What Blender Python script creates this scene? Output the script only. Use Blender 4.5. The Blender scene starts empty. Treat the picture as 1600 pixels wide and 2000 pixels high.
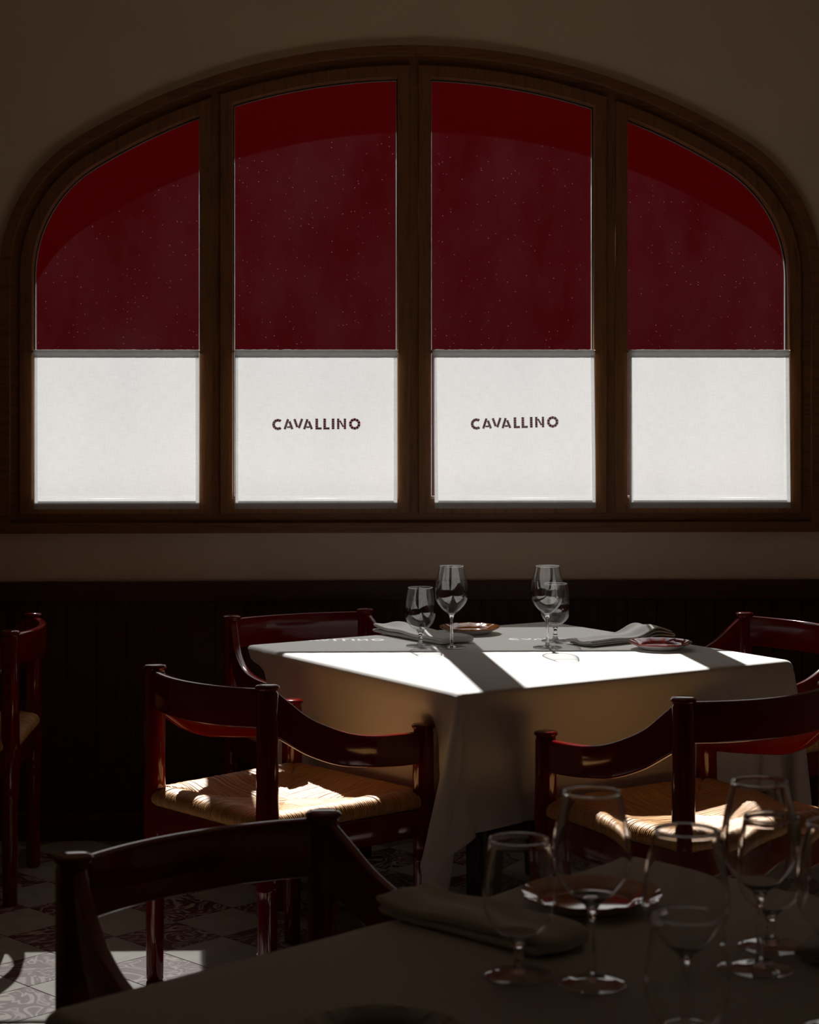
import bpy, bmesh, math, random
import numpy as np
from mathutils import Vector, Matrix
random.seed(7)
PI = math.pi
SC = bpy.context.scene
COL = SC.collection

# ------------------------------------------------------------------ camera, light, exposure
HC = 1.40                      # camera height
FPX = 3700.0                   # focal length in pixels of a 1600 x 2000 frame
YH = 785.0                     # row of the horizon
TZ = 0.72                      # height of the table tops
cd = bpy.data.cameras.new('camera'); cam = bpy.data.objects.new('camera', cd); COL.objects.link(cam)
cam.location = (0, 0, HC); cam.rotation_euler = (PI/2, 0, 0)
cd.sensor_width = 36; cd.lens = FPX/2000*36; cd.shift_y = -(1000-YH)/2000
cd.clip_start = 0.05
cd.dof.use_dof = True; cd.dof.focus_distance = 4.9; cd.dof.aperture_fstop = 9.0
SC.camera = cam

w = bpy.data.worlds.new('world'); SC.world = w; w.use_nodes = True
nt = w.node_tree; nt.nodes.clear()
sky = nt.nodes.new('ShaderNodeTexSky'); sky.sky_type = 'NISHITA'; sky.sun_disc = False
sky.sun_elevation = math.radians(41); sky.sun_rotation = math.radians(-7)
bg = nt.nodes.new('ShaderNodeBackground'); bg.inputs['Strength'].default_value = 0.075
wo = nt.nodes.new('ShaderNodeOutputWorld')
nt.links.new(sky.outputs[0], bg.inputs[0]); nt.links.new(bg.outputs[0], wo.inputs[0])

SUN_DIR = Vector((0.122, -1.0, -0.865))
sd = bpy.data.lights.new('sun', 'SUN'); sun = bpy.data.objects.new('sun', sd); COL.objects.link(sun)
sun.rotation_euler = SUN_DIR.to_track_quat('-Z', 'Y').to_euler(); sun.location = (-1, 12, 9)
sd.energy = 10.0; sd.angle = math.radians(0.45); sd.color = (1.0, 0.985, 0.95)

SC.view_settings.view_transform = 'Standard'; SC.view_settings.look = 'None'
SC.view_settings.gamma = 1; SC.view_settings.use_curve_mapping = False
SC.view_settings.exposure = 0.0
SC.cycles.max_bounces = 14; SC.cycles.diffuse_bounces = 8; SC.cycles.glossy_bounces = 5
SC.cycles.transmission_bounces = 10; SC.cycles.transparent_max_bounces = 48
SC.cycles.caustics_reflective = True; SC.cycles.caustics_refractive = False
SC.cycles.use_denoising = True
SC.cycles.sample_clamp_indirect = 5; SC.cycles.blur_glossy = 1.0

# ------------------------------------------------------------------ materials
def mat(name):
    m = bpy.data.materials.new(name); m.use_nodes = True
    t = m.node_tree; t.nodes.clear()
    out = t.nodes.new('ShaderNodeOutputMaterial')
    return m, t, out
def N(t, typ, **kw):
    n = t.nodes.new(typ)
    for k, v in kw.items():
        if k.startswith('_'): setattr(n, k[1:], v)
        else: n.inputs[k.replace('__', ' ')].default_value = v
    return n
def L(t, a, b): t.links.new(a, b)
def ramp(t, stops):
    r = t.nodes.new('ShaderNodeValToRGB')
    e = r.color_ramp.elements
    e[0].position, e[0].color = stops[0][0], (*stops[0][1], 1)
    e[1].position, e[1].color = stops[-1][0], (*stops[-1][1], 1)
    for p, c in stops[1:-1]:
        x = e.new(p); x.color = (*c, 1)
    return r
def mapped(t, scale, coord='Object'):
    tc = t.nodes.new('ShaderNodeTexCoord'); mp = t.nodes.new('ShaderNodeMapping')
    mp.inputs['Scale'].default_value = scale
    L(t, tc.outputs[coord], mp.inputs[0]); return mp.outputs[0]
def principled(t, out, **kw):
    p = N(t, 'ShaderNodeBsdfPrincipled', **kw); L(t, p.outputs[0], out.inputs[0]); return p

def wood(name, c0, c1, scale, rough=0.45):
    m, t, out = mat(name); v = mapped(t, scale)
    n = N(t, 'ShaderNodeTexNoise', Scale=3.0, Detail=8.0, Roughness=0.65, Distortion=0.6); L(t, v, n.inputs['Vector'])
    r = ramp(t, [(0.3, c0), (0.55, c1), (0.75, c0)]); L(t, n.outputs[0], r.inputs[0])
    p = principled(t, out, Roughness=rough); L(t, r.outputs[0], p.inputs['Base Color'])
    b = N(t, 'ShaderNodeBump', Strength=0.15, Distance=0.002); L(t, n.outputs[0], b.inputs['Height']); L(t, b.outputs[0], p.inputs['Normal'])
    return m
OAK0, OAK1 = (0.15, 0.058, 0.018), (0.27, 0.115, 0.04)
M_woodH = wood('oak_horizontal', OAK0, OAK1, (2, 20, 24))
M_woodV = wood('oak_vertical', OAK0, OAK1, (24, 20, 2))
M_wain = wood('dark_stained_wood', (0.035, 0.008, 0.005), (0.07, 0.018, 0.010), (26, 20, 2), 0.5)
M_wainH = wood('dark_stained_wood_rail', (0.05, 0.013, 0.007), (0.09, 0.026, 0.014), (2, 20, 26), 0.5)

def plaster(name, c, bump=0.25, spec=0.3):
    m, t, out = mat(name); v = mapped(t, (1, 1, 1))
    n = N(t, 'ShaderNodeTexNoise', Scale=3.0, Detail=6.0); L(t, v, n.inputs['Vector'])
    n2 = N(t, 'ShaderNodeTexNoise', Scale=260.0, Detail=3.0); L(t, v, n2.inputs['Vector'])
    r = ramp(t, [(0.3, tuple(x*0.92 for x in c)), (0.7, c)]); L(t, n.outputs[0], r.inputs[0])
    p = principled(t, out, Roughness=0.9); L(t, r.outputs[0], p.inputs['Base Color']); p.inputs['Specular IOR Level'].default_value = spec
    b = N(t, 'ShaderNodeBump', Strength=bump, Distance=0.001); L(t, n2.outputs[0], b.inputs['Height']); L(t, b.outputs[0], p.inputs['Normal'])
    return m
M_plaster = plaster('beige_plaster', (0.84, 0.70, 0.54))
M_plaster2 = plaster('room_plaster', (0.66, 0.55, 0.40))
M_ceil = plaster('ceiling_plaster', (0.86, 0.72, 0.56))
M_dark = plaster('dark_brown_paint', (0.06, 0.04, 0.03))
M_redwall = plaster('red_render', (0.115, 0.0008, 0.0020), spec=0.0)
M_paving = plaster('courtyard_paving', (0.16, 0.14, 0.13))

# red lacquer
m, t, out = mat('red_lacquer'); M_lac = m
principled(t, out, **{'Base__Color': (0.175, 0.0016, 0.0016, 1), 'Roughness': 0.11, 'IOR': 1.5, 'Coat__Weight': 0.3, 'Coat__Roughness': 0.03})

# rush
m, t, out = mat('rush_weave'); M_rush = m
tc = t.nodes.new('ShaderNodeTexCoord'); sp = t.nodes.new('ShaderNodeSeparateXYZ')
n2 = N(t, 'ShaderNodeTexNoise', Scale=1.0, Detail=3.0)
mp = t.nodes.new('ShaderNodeMapping'); mp.inputs['Scale'].default_value = (200, 9, 1); L(t, tc.outputs['UV'], mp.inputs[0]); L(t, mp.outputs[0], n2.inputs['Vector'])
r = ramp(t, [(0.3, (0.46, 0.225, 0.07)), (0.7, (0.84, 0.46, 0.165))]); L(t, n2.outputs[0], r.inputs[0])
n4 = N(t, 'ShaderNodeTexNoise', Scale=1.0, Detail=3.0)
mp2 = t.nodes.new('ShaderNodeMapping'); mp2.inputs['Scale'].default_value = (900, 40, 1); L(t, tc.outputs['UV'], mp2.inputs[0]); L(t, mp2.outputs[0], n4.inputs['Vector'])
p = principled(t, out, Roughness=0.55); L(t, r.outputs[0], p.inputs['Base Color'])
b = N(t, 'ShaderNodeBump', Strength=0.6, Distance=0.0006); L(t, n4.outputs[0], b.inputs['Height']); L(t, b.outputs[0], p.inputs['Normal'])

# linen (table cloths, napkins)
def linen(name, c, hem=False, trans=0.0):
    m, t, out = mat(name); v = mapped(t, (1, 1, 1))
    n = N(t, 'ShaderNodeTexNoise', Scale=900.0, Detail=2.0); L(t, v, n.inputs['Vector'])
    n3 = N(t, 'ShaderNodeTexNoise', Scale=5.0, Detail=4.0, Roughness=0.6); L(t, v, n3.inputs['Vector'])
    p = N(t, 'ShaderNodeBsdfPrincipled', Roughness=0.9, **{'Base__Color': (*c, 1)})
    b = N(t, 'ShaderNodeBump', Strength=0.12, Distance=0.0006); L(t, n.outputs[0], b.inputs['Height'])
    b2 = N(t, 'ShaderNodeBump', Strength=0.25, Distance=0.004); L(t, n3.outputs[0], b2.inputs['Height']); L(t, b.outputs[0], b2.inputs['Normal'])
    L(t, b2.outputs[0], p.inputs['Normal'])
    if trans:
        tr = N(t, 'ShaderNodeBsdfTranslucent', Color=(*c, 1)); ms = N(t, 'ShaderNodeMixShader', Fac=trans)
        L(t, p.outputs[0], ms.inputs[1]); L(t, tr.outputs[0], ms.inputs[2]); L(t, ms.outputs[0], out.inputs[0])
    else: L(t, p.outputs[0], out.inputs[0])
    return m
M_cloth = linen('white_linen', (0.80, 0.785, 0.76), trans=0.12)
M_napkin = linen('napkin_linen', (0.70, 0.685, 0.65))

# cafe curtain: thin linen that the sun comes through
def curtain_mat(name, direct, trans, share=0.60):
    m, t, out = mat(name)
    v = mapped(t, (30, 1, 420)); v2 = mapped(t, (420, 1, 30)); v3 = mapped(t, (3.0, 1, 1.2))
    a = N(t, 'ShaderNodeTexNoise', Scale=1.0, Detail=3.0); L(t, v, a.inputs['Vector'])
    c = N(t, 'ShaderNodeTexNoise', Scale=1.0, Detail=3.0); L(t, v2, c.inputs['Vector'])
    s = N(t, 'ShaderNodeMath', _operation='ADD'); L(t, a.outputs[0], s.inputs[0]); L(t, c.outputs[0], s.inputs[1])
    h = N(t, 'ShaderNodeMath', _operation='MULTIPLY'); h.inputs[1].default_value = 0.5; L(t, s.outputs[0], h.inputs[0])
    g = N(t, 'ShaderNodeTexNoise', Scale=1.6, Detail=3.0); L(t, v3, g.inputs['Vector'])
    hi = (trans*0.985, trans*1.0, trans*1.0); lo = tuple(x*0.86 for x in hi)
    r = ramp(t, [(0.36, lo), (0.60, hi)]); L(t, h.outputs[0], r.inputs[0])
    rg = ramp(t, [(0.3, (0.94, 0.94, 0.95)), (0.7, (1, 1, 1))]); L(t, g.outputs[0], rg.inputs[0])
    mx = N(t, 'ShaderNodeMixRGB', _blend_type='MULTIPLY', Fac=1.0); L(t, r.outputs[0], mx.inputs[1]); L(t, rg.outputs[0], mx.inputs[2])
    tl = N(t, 'ShaderNodeBsdfTranslucent'); L(t, mx.outputs[0], tl.inputs[0])
    df = N(t, 'ShaderNodeBsdfDiffuse', Color=(0.75, 0.74, 0.72, 1))
    tp = N(t, 'ShaderNodeBsdfTransparent')
    m1 = N(t, 'ShaderNodeMixShader', Fac=share); L(t, df.outputs[0], m1.inputs[1]); L(t, tl.outputs[0], m1.inputs[2])
    m2 = N(t, 'ShaderNodeMixShader', Fac=direct); L(t, m1.outputs[0], m2.inputs[1]); L(t, tp.outputs[0], m2.inputs[2])
    L(t, m2.outputs[0], out.inputs[0])
    return m
M_curtain = curtain_mat('cafe_curtain_linen', 0.17, 0.66)
M_header = curtain_mat('cafe_curtain_header', 0.0, 0.46)
M_hem0 = curtain_mat('cafe_curtain_bottom_hem', 0.0, 0.90, 0.45)
M_hem = curtain_mat('cafe_curtain_hem', 0.30, 0.95)
M_thread = curtain_mat('embroidery_thread', 0.0, 0.55)

def schlick(t, f0=0.04):
    lw = N(t, 'ShaderNodeLayerWeight', Blend=0.5)
    a = N(t, 'ShaderNodeMath', _operation='POWER'); a.inputs[1].default_value = 5.0; L(t, lw.outputs['Facing'], a.inputs[0])
    b = N(t, 'ShaderNodeMath', _operation='MULTIPLY_ADD'); b.inputs[1].default_value = 1-f0; b.inputs[2].default_value = f0; L(t, a.outputs[0], b.inputs[0])
    return b, lw
def simple(name, c, rough=0.5, metal=0.0, **kw):
    m, t, out = mat(name)
    v = mapped(t, (1, 1, 1)); n = N(t, 'ShaderNodeTexNoise', Scale=40.0, Detail=2.0); L(t, v, n.inputs['Vector'])
    rr = N(t, 'ShaderNodeMapRange'); rr.inputs['To Min'].default_value = rough*0.9; rr.inputs['To Max'].default_value = rough*1.1
    L(t, n.outputs[0], rr.inputs[0])
    p = principled(t, out, **{'Base__Color': (*c, 1), 'Metallic': metal}, **kw); L(t, rr.outputs[0], p.inputs['Roughness'])
    return m
M_gasket = simple('black_gasket', (0.01, 0.01, 0.01), 0.6)
M_brass = simple('brushed_brass', (0.55, 0.42, 0.25), 0.35, 1.0)
M_legs = simple('dark_table_base', (0.02, 0.01, 0.008), 0.4)
M_ceramic = simple('white_ceramic', (0.75, 0.74, 0.72), 0.2)
M_amber = simple('amber_glaze', (0.48, 0.15, 0.02), 0.10, Coat__Weight=1.0)
M_redglaze = simple('red_glaze', (0.30, 0.02, 0.02), 0.10, Coat__Weight=1.0)
M_darkglaze = simple('brown_glaze', (0.10, 0.04, 0.02), 0.14, Coat__Weight=1.0)
m, t, out = mat('glazing_seal'); M_seal = m
tl = N(t, 'ShaderNodeBsdfTranslucent', Color=(0.9, 0.9, 0.9, 1)); df = N(t, 'ShaderNodeBsdfDiffuse', Color=(0.5, 0.4, 0.35, 1))
ms = N(t, 'ShaderNodeMixShader', Fac=0.8); L(t, df.outputs[0], ms.inputs[1]); L(t, tl.outputs[0], ms.inputs[2]); L(t, ms.outputs[0], out.inputs[0])

# window glass: clear sheet with a film of dust and specks that catch the sun
m, t, out = mat('dusty_window_glass'); M_glass = m
v = mapped(t, (1, 1, 1))
fr, _ = schlick(t, 0.03); gl = N(t, 'ShaderNodeBsdfGlossy', Roughness=0.02); tp = N(t, 'ShaderNodeBsdfTransparent', Color=(0.97, 0.97, 0.97, 1))
mg = N(t, 'ShaderNodeMixShader'); L(t, fr.outputs[0], mg.inputs[0]); L(t, tp.outputs[0], mg.inputs[1]); L(t, gl.outputs[0], mg.inputs[2])
n1 = N(t, 'ShaderNodeTexNoise', Scale=2.5, Detail=7.0, Roughness=0.7); L(t, mapped(t, (1.6, 1, 0.8)), n1.inputs['Vector'])
md = N(t, 'ShaderNodeMapRange'); md.inputs['From Min'].default_value = 0.35; md.inputs['From Max'].default_value = 0.75
md.inputs['To Min'].default_value = 0.0004; md.inputs['To Max'].default_value = 0.0024; L(t, n1.outputs[0], md.inputs[0])
vo = N(t, 'ShaderNodeTexVoronoi', Scale=80.0); L(t, v, vo.inputs['Vector'])
ls = N(t, 'ShaderNodeMath', _operation='LESS_THAN'); ls.inputs[1].default_value = 0.075; L(t, vo.outputs['Distance'], ls.inputs[0])
sv = t.nodes.new('ShaderNodeSeparateXYZ'); L(t, vo.outputs['Color'], sv.inputs[0])
gt = N(t, 'ShaderNodeMath', _operation='GREATER_THAN'); gt.inputs[1].default_value = 0.72; L(t, sv.outputs[0], gt.inputs[0])
sm = N(t, 'ShaderNodeMath', _operation='MULTIPLY'); L(t, ls.outputs[0], sm.inputs[0]); L(t, gt.outputs[0], sm.inputs[1])
s2 = N(t, 'ShaderNodeMath', _operation='MULTIPLY'); L(t, sm.outputs[0], s2.inputs[0])
s3 = N(t, 'ShaderNodeMath', _operation='MULTIPLY'); L(t, sv.outputs[1], s3.inputs[0]); s3.inputs[1].default_value = 0.16; L(t, s3.outputs[0], s2.inputs[1])
ad = N(t, 'ShaderNodeMath', _operation='ADD'); L(t, md.outputs[0], ad.inputs[0]); L(t, s2.outputs[0], ad.inputs[1])
tl = N(t, 'ShaderNodeBsdfTranslucent', Color=(0.95, 0.62, 0.78, 1))
mo = N(t, 'ShaderNodeMixShader'); L(t, ad.outputs[0], mo.inputs[0]); L(t, mg.outputs[0], mo.inputs[1]); L(t, tl.outputs[0], mo.inputs[2])
L(t, mo.outputs[0], out.inputs[0])

# drinking glass: thin walls, reflections rise towards grazing angles
m, t, out = mat('thin_drinking_glass'); M_bowl = m
fr, lw = schlick(t, 0.075); gl = N(t, 'ShaderNodeBsdfGlossy', Roughness=0.0)
rc = ramp(t, [(0.0, (0.99, 0.99, 0.99)), (0.8, (0.97, 0.97, 0.975)), (1.0, (0.50, 0.50, 0.52))]); L(t, lw.outputs['Facing'], rc.inputs[0])
tp = N(t, 'ShaderNodeBsdfTransparent'); L(t, rc.outputs[0], tp.inputs[0])
mg = N(t, 'ShaderNodeMixShader'); L(t, fr.outputs[0], mg.inputs[0]); L(t, tp.outputs[0], mg.inputs[1]); L(t, gl.outputs[0], mg.inputs[2])
L(t, mg.outputs[0], out.inputs[0])
m, t, out = mat('glass_foot'); M_foot = m
fr, lw = schlick(t, 0.13); gl = N(t, 'ShaderNodeBsdfGlossy', Roughness=0.0)
rc = ramp(t, [(0.0, (0.95, 0.95, 0.95)), (0.9, (0.80, 0.80, 0.81)), (1.0, (0.35, 0.35, 0.37))]); L(t, lw.outputs['Facing'], rc.inputs[0])
tp = N(t, 'ShaderNodeBsdfTransparent'); L(t, rc.outputs[0], tp.inputs[0])
mg = N(t, 'ShaderNodeMixShader'); L(t, fr.outputs[0], mg.inputs[0]); L(t, tp.outputs[0], mg.inputs[1]); L(t, gl.outputs[0], mg.inputs[2])
L(t, mg.outputs[0], out.inputs[0])
m, t, out = mat('solid_drinking_glass'); M_stem = m
g = N(t, 'ShaderNodeBsdfGlass', Roughness=0.0, IOR=1.5); L(t, g.outputs[0], out.inputs[0])

# floor tiles
m, t, out = mat('cream_tile'); M_tileA = m
geo = t.nodes.new('ShaderNodeNewGeometry')
n = N(t, 'ShaderNodeTexNoise', Scale=14.0, Detail=8.0, Distortion=0.8); L(t, geo.outputs['Position'], n.inputs['Vector'])
r = ramp(t, [(0.35, (0.38, 0.33, 0.27)), (0.6, (0.46, 0.41, 0.34))]); L(t, n.outputs[0], r.inputs[0])
p = principled(t, out, Roughness=0.38); L(t, r.outputs[0], p.inputs['Base Color'])
m, t, out = mat('marbled_red_tile'); M_tileB = m
geo = t.nodes.new('ShaderNodeNewGeometry')
n0 = N(t, 'ShaderNodeTexNoise', Scale=9.0, Detail=3.0, Distortion=1.5); L(t, geo.outputs['Position'], n0.inputs['Vector'])
wv = N(t, 'ShaderNodeTexNoise', Scale=7.0, Detail=2.0, Distortion=1.6, Roughness=0.5); L(t, geo.outputs['Position'], wv.inputs['Vector'])
r = ramp(t, [(0.36, (0.13, 0.022, 0.024)), (0.40, (0.50, 0.42, 0.35)), (0.425, (0.12, 0.020, 0.022)), (0.48, (0.14, 0.028, 0.028)), (0.50, (0.55, 0.47, 0.40)), (0.525, (0.45, 0.35, 0.30)), (0.54, (0.11, 0.02, 0.02)), (0.60, (0.13, 0.024, 0.026)), (0.625, (0.50, 0.42, 0.36)), (0.65, (0.14, 0.03, 0.03))]); L(t, wv.outputs[0], r.inputs[0])
p = principled(t, out, Roughness=0.38); L(t, r.outputs[0], p.inputs['Base Color'])
M_grout = simple('grout', (0.22, 0.19, 0.16), 0.9)

# ------------------------------------------------------------------ helpers
def tag(o, label=None, cat=None, group=None, kind=None):
    if label: o['label'] = label
    if cat: o['category'] = cat
    if group: o['group'] = group
    if kind: o['kind'] = kind
    return o
def empty(name, loc=(0, 0, 0), rz=0.0):
    o = bpy.data.objects.new(name, None); COL.objects.link(o)
    o.location = loc; o.rotation_euler = (0, 0, rz); o.empty_display_size = 0.1; return o
def link_mesh(name, me, m, parent=None, smooth=False):
    o = bpy.data.objects.new(name, me); COL.objects.link(o)
    if m is not None and not me.materials: me.materials.append(m)
    if parent is not None: o.parent = parent
    if smooth: me.shade_smooth()
    return o
def from_bm(name, bm, m, parent=None, smooth=False):
    me = bpy.data.meshes.new(name); bm.normal_update(); bm.to_mesh(me); bm.free()
    return link_mesh(name, me, m, parent, smooth)
def copy_tree(o, parent=None):
    c = o.copy(); COL.objects.link(c)
    if parent is not None: c.parent = parent
    for ch in list(o.children): copy_tree(ch, c)
    return c
def sharp(o, deg=35):
    o.data.shade_smooth()
    try: o.data.set_sharp_from_angle(angle=math.radians(deg))
    except Exception: pass
    return o
def box_bm(bm, x0, x1, y0, y1, z0, z1, bev=0.0):
    r = bmesh.ops.create_cube(bm, size=1.0); vs = r['verts']
    bmesh.ops.scale(bm, vec=(x1-x0, y1-y0, z1-z0), verts=vs)
    bmesh.ops.translate(bm, vec=((x0+x1)/2, (y0+y1)/2, (z0+z1)/2), verts=vs)
    if bev:
        es = list({e for v in vs for e in v.link_edges})
        bmesh.ops.bevel(bm, geom=es, offset=bev, segments=2, profile=0.5, affect='EDGES')
def box(name, x0, x1, y0, y1, z0, z1, m, parent=None, bev=0.0):
    bm = bmesh.new(); box_bm(bm, x0, x1, y0, y1, z0, z1, bev); return from_bm(name, bm, m, parent)
def lathe_bm(bm, prof, seg=40, fn=None, closed=False):
    rings = []
    for r, z in prof:
        if r < 1e-6: rings.append([bm.verts.new((0, 0, z))]); continue
        ring = []
        for i in range(seg):
            a = 2*PI*i/seg; k = fn(a, r, z) if fn else (1.0, 0.0)
            ring.append(bm.verts.new((r*k[0]*math.cos(a), r*k[0]*math.sin(a), z+k[1])))
        rings.append(ring)
    for A, B in zip(rings, rings[1:]):
        for i in range(seg):
            j = (i+1) % seg
            if len(A) == 1 and len(B) > 1: bm.faces.new((A[0], B[j], B[i]))
            elif len(B) == 1 and len(A) > 1: bm.faces.new((A[i], A[j], B[0]))
            elif len(A) > 1: bm.faces.new((A[i], A[j], B[j], B[i]))
    bmesh.ops.recalc_face_normals(bm, faces=bm.faces[:])
def lathe(name, prof, m, parent=None, seg=40, loc=(0, 0, 0), fn=None):
    bm = bmesh.new(); lathe_bm(bm, prof, seg, fn)
    o = from_bm(name, bm, m, parent); sharp(o, 50); o.location = loc; return o
def smooth_path(pts, n):
    """Catmull-Rom resample"""
    P = [np.array(p, float) for p in pts]; P = [2*P[0]-P[1]] + P + [2*P[-1]-P[-2]]
    out = []
    for k in range(n):
        u = k/(n-1)*(len(P)-3); i = min(int(u), len(P)-4); s = u-i
        a, b, c, d = P[i:i+4]
        out.append(0.5*((2*b)+(-a+c)*s+(2*a-5*b+4*c-d)*s*s+(-a+3*b-3*c+d)*s**3))
    return out
def plank(name, path, m, parent, th=0.022, rad=0.006):
    """path: list of (x, y, ztop, zbot): a board on edge swept along a plan curve, rounded edges"""
    bm = bmesh.new(); rings = []
    for i, p in enumerate(path):
        a = path[max(i-1, 0)]; b = path[min(i+1, len(path)-1)]
        d = np.array([b[0]-a[0], b[1]-a[1]]); d /= np.linalg.norm(d); nx, ny = -d[1], d[0]
        sec = []; h = th/2; zt, zb = p[2], p[3]
        for cx, cz, a0 in ((h-rad, zt-rad, 0), (-h+rad, zt-rad, 90), (-h+rad, zb+rad, 180), (h-rad, zb+rad, 270)):
            for q in (0, 30, 60, 90):
                an = math.radians(a0+q); sec.append((cx+rad*math.cos(an), cz+rad*math.sin(an)))
        rings.append([bm.verts.new((p[0]+nx*s, p[1]+ny*s, z)) for s, z in sec])
    n = len(rings[0])
    for A, B in zip(rings, rings[1:]):
        for i in range(n): bm.faces.new((A[i], A[(i+1) % n], B[(i+1) % n], B[i]))
    bm.faces.new(rings[0][::-1]); bm.faces.new(rings[-1])
    bmesh.ops.recalc_face_normals(bm, faces=bm.faces[:])
    return sharp(from_bm(name, bm, m, parent), 50)
def plate_mesh(outlines, v0, v1, bev=0.0):
    """flat board in wall coordinates: outlines are lists of (u, z), first the rim, then its holes; v runs outwards"""
    cu = bpy.data.curves.new('c', 'CURVE'); cu.dimensions = '2D'; cu.fill_mode = 'BOTH' if v1 > v0 else 'FRONT'
    for pts in outlines:
        s = cu.splines.new('POLY'); s.points.add(len(pts)-1)
        for k, (a, b) in enumerate(pts): s.points[k].co = (a, b, 0, 1)
        s.use_cyclic_u = True
    cu.extrude = max((v1-v0)/2-bev, 0); cu.bevel_depth = bev; cu.bevel_resolution = 1; cu.offset = -bev
    ob = bpy.data.objects.new('c', cu); COL.objects.link(ob)
    dg = bpy.context.evaluated_depsgraph_get(); dg.update()
    me = bpy.data.meshes.new_from_object(ob.evaluated_get(dg))
    bpy.data.objects.remove(ob); bpy.data.curves.remove(cu)
    me.transform(Matrix.Translation((0, (v0+v1)/2, 0)) @ Matrix.Rotation(PI/2, 4, 'X'))
    me.materials.clear()
    return me
def plate(name, outlines, v0, v1, m, parent=None, bev=0.0):
    me = plate_mesh(outlines, v0, v1, bev)
    return link_mesh(name, me, m, parent)

# ------------------------------------------------------------------ room shell
D = 6.12; TH = 0.033                       # window wall distance and its slight yaw
def wall_obj(o):
    o.location = (0, D, 0); o.rotation_euler = (0, 0, TH); return o
def wl(x, y, v=0.0):                       # a measured frame position -> wall coordinates (u, z)
    xs = (x-800)/FPX; u = xs*(D+v)/(1-TH*xs); Y = D+v+TH*u
    return u, HC-(y-YH)*Y/FPX

PX = 0.001654
C0, HW, ZT, ZB, RB, RS = 0.012, 1.225, 2.450, 1.0885, 1.968, 0.4135
BOT = 0.011
def arch(off, zb_off=None, n=96):
    """closed outline of the window, glass line grown by off"""
    hw, R, r = HW+off, RB+off, RS+off; zb = ZB-off-(BOT if off > 0.01 else 0)
    cx = HW-RS; bz = ZT-RB; dy = math.sqrt((RB-RS)**2-cx**2); ta = math.atan2(dy, cx)
    pts = [(C0-hw, zb)]
    m1 = n//4
    for k in range(m1+1):
        a = PI-(PI/2-(PI/2-(PI-ta-PI/2+0))*0)*0 - (PI-(PI-ta))*0
        a = PI + (PI-ta-PI)*k/m1
        pts.append((C0-cx+r*math.cos(a), bz+dy+r*math.sin(a)))
    m2 = n//2
    for k in range(1, m2):
        a = (PI-ta)+(ta-(PI-ta))*k/m2
        pts.append((C0+R*math.cos(a), bz+R*math.sin(a)))
    for k in range(m1+1):
        a = ta*(1-k/m1)
        pts.append((C0+cx+r*math.cos(a), bz+dy+r*math.sin(a)))
    pts.append((C0+hw, zb))
    return pts
def clip(pts, xl, xr):
    """part of the arch outline between two uprights"""
    top = pts[1:-1]; zb = pts[0][1]
    def at(x):
        for (a, b), (c, d) in zip(top, top[1:]):
            if a <= x <= c and c > a: return b+(d-b)*(x-a)/(c-a)
    o = []
    if xl is None: o.append(pts[0])
    else: o += [(xl, zb), (xl, at(xl))]
    o += [p for p in top if (xl is None or p[0] > xl+1e-4) and (xr is None or p[0] < xr-1e-4)]
    if xr is None: o.append(pts[-1])
    else: o += [(xr, at(xr)), (xr, zb)]
    return o

W_OUT = 0.34
rect = [(-3.3, -0.05), (3.3, -0.05), (3.3, 3.35), (-3.3, 3.35)]
o = wall_obj(plate('wall_back', [rect, arch(0.072)], 0.0, W_OUT, M_plaster)); tag(o, 'beige plaster window wall with a broad arched opening', kind='structure')
wall_back = o
def struct(o, label=None): return tag(o, label, kind='structure')
struct(box('wall_left', -3.2, -3.05, -3.0, 6.2, -0.05, 3.35, M_plaster2), 'plain plaster side wall on the left')
struct(box('wall_right', 3.05, 3.2, -3.0, 6.2, -0.05, 3.35, M_plaster2), 'plain plaster side wall on the right')
struct(box('wall_front', -3.2, 3.2, -3.15, -3.0, -0.05, 3.35, M_dark), 'dark painted wall behind the camera')
struct(box('ceiling', -3.25, 3.25, -3.2, 6.3, 3.2, 3.35, M_ceil), 'plain plaster ceiling')

# wainscot boards
pm = None
k = 0; u = -3.0
while u < 3.0:
    if pm is None:
        bm = bmesh.new(); box_bm(bm, 0.0015, 0.0935, -0.016, 0.0, 0.08, 0.79, 0.003)
        pm = bpy.data.meshes.new('wainscot_plank'); bm.to_mesh(pm); bm.free(); pm.materials.append(M_wain)
    q = bpy.data.objects.new('wainscot_plank', pm); COL.objects.link(q); q.parent = wall_back; q.location = (u, 0, 0)
    u += 0.095
zr = HC-(1135-YH)*(D-0.03)/FPX
o = wall_obj(box('trim_1', -3.0, 3.0, -0.03, -0.0005, zr-0.062, zr, M_wainH, bev=0.003)); struct(o, 'dark wood rail capping the wainscot')
o = wall_obj(box('baseboard_back', -3.0, 3.0, -0.045, -0.017, 0.0, 0.086, M_wainH, bev=0.004)); struct(o, 'dark wood baseboard under the wainscot')

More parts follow.
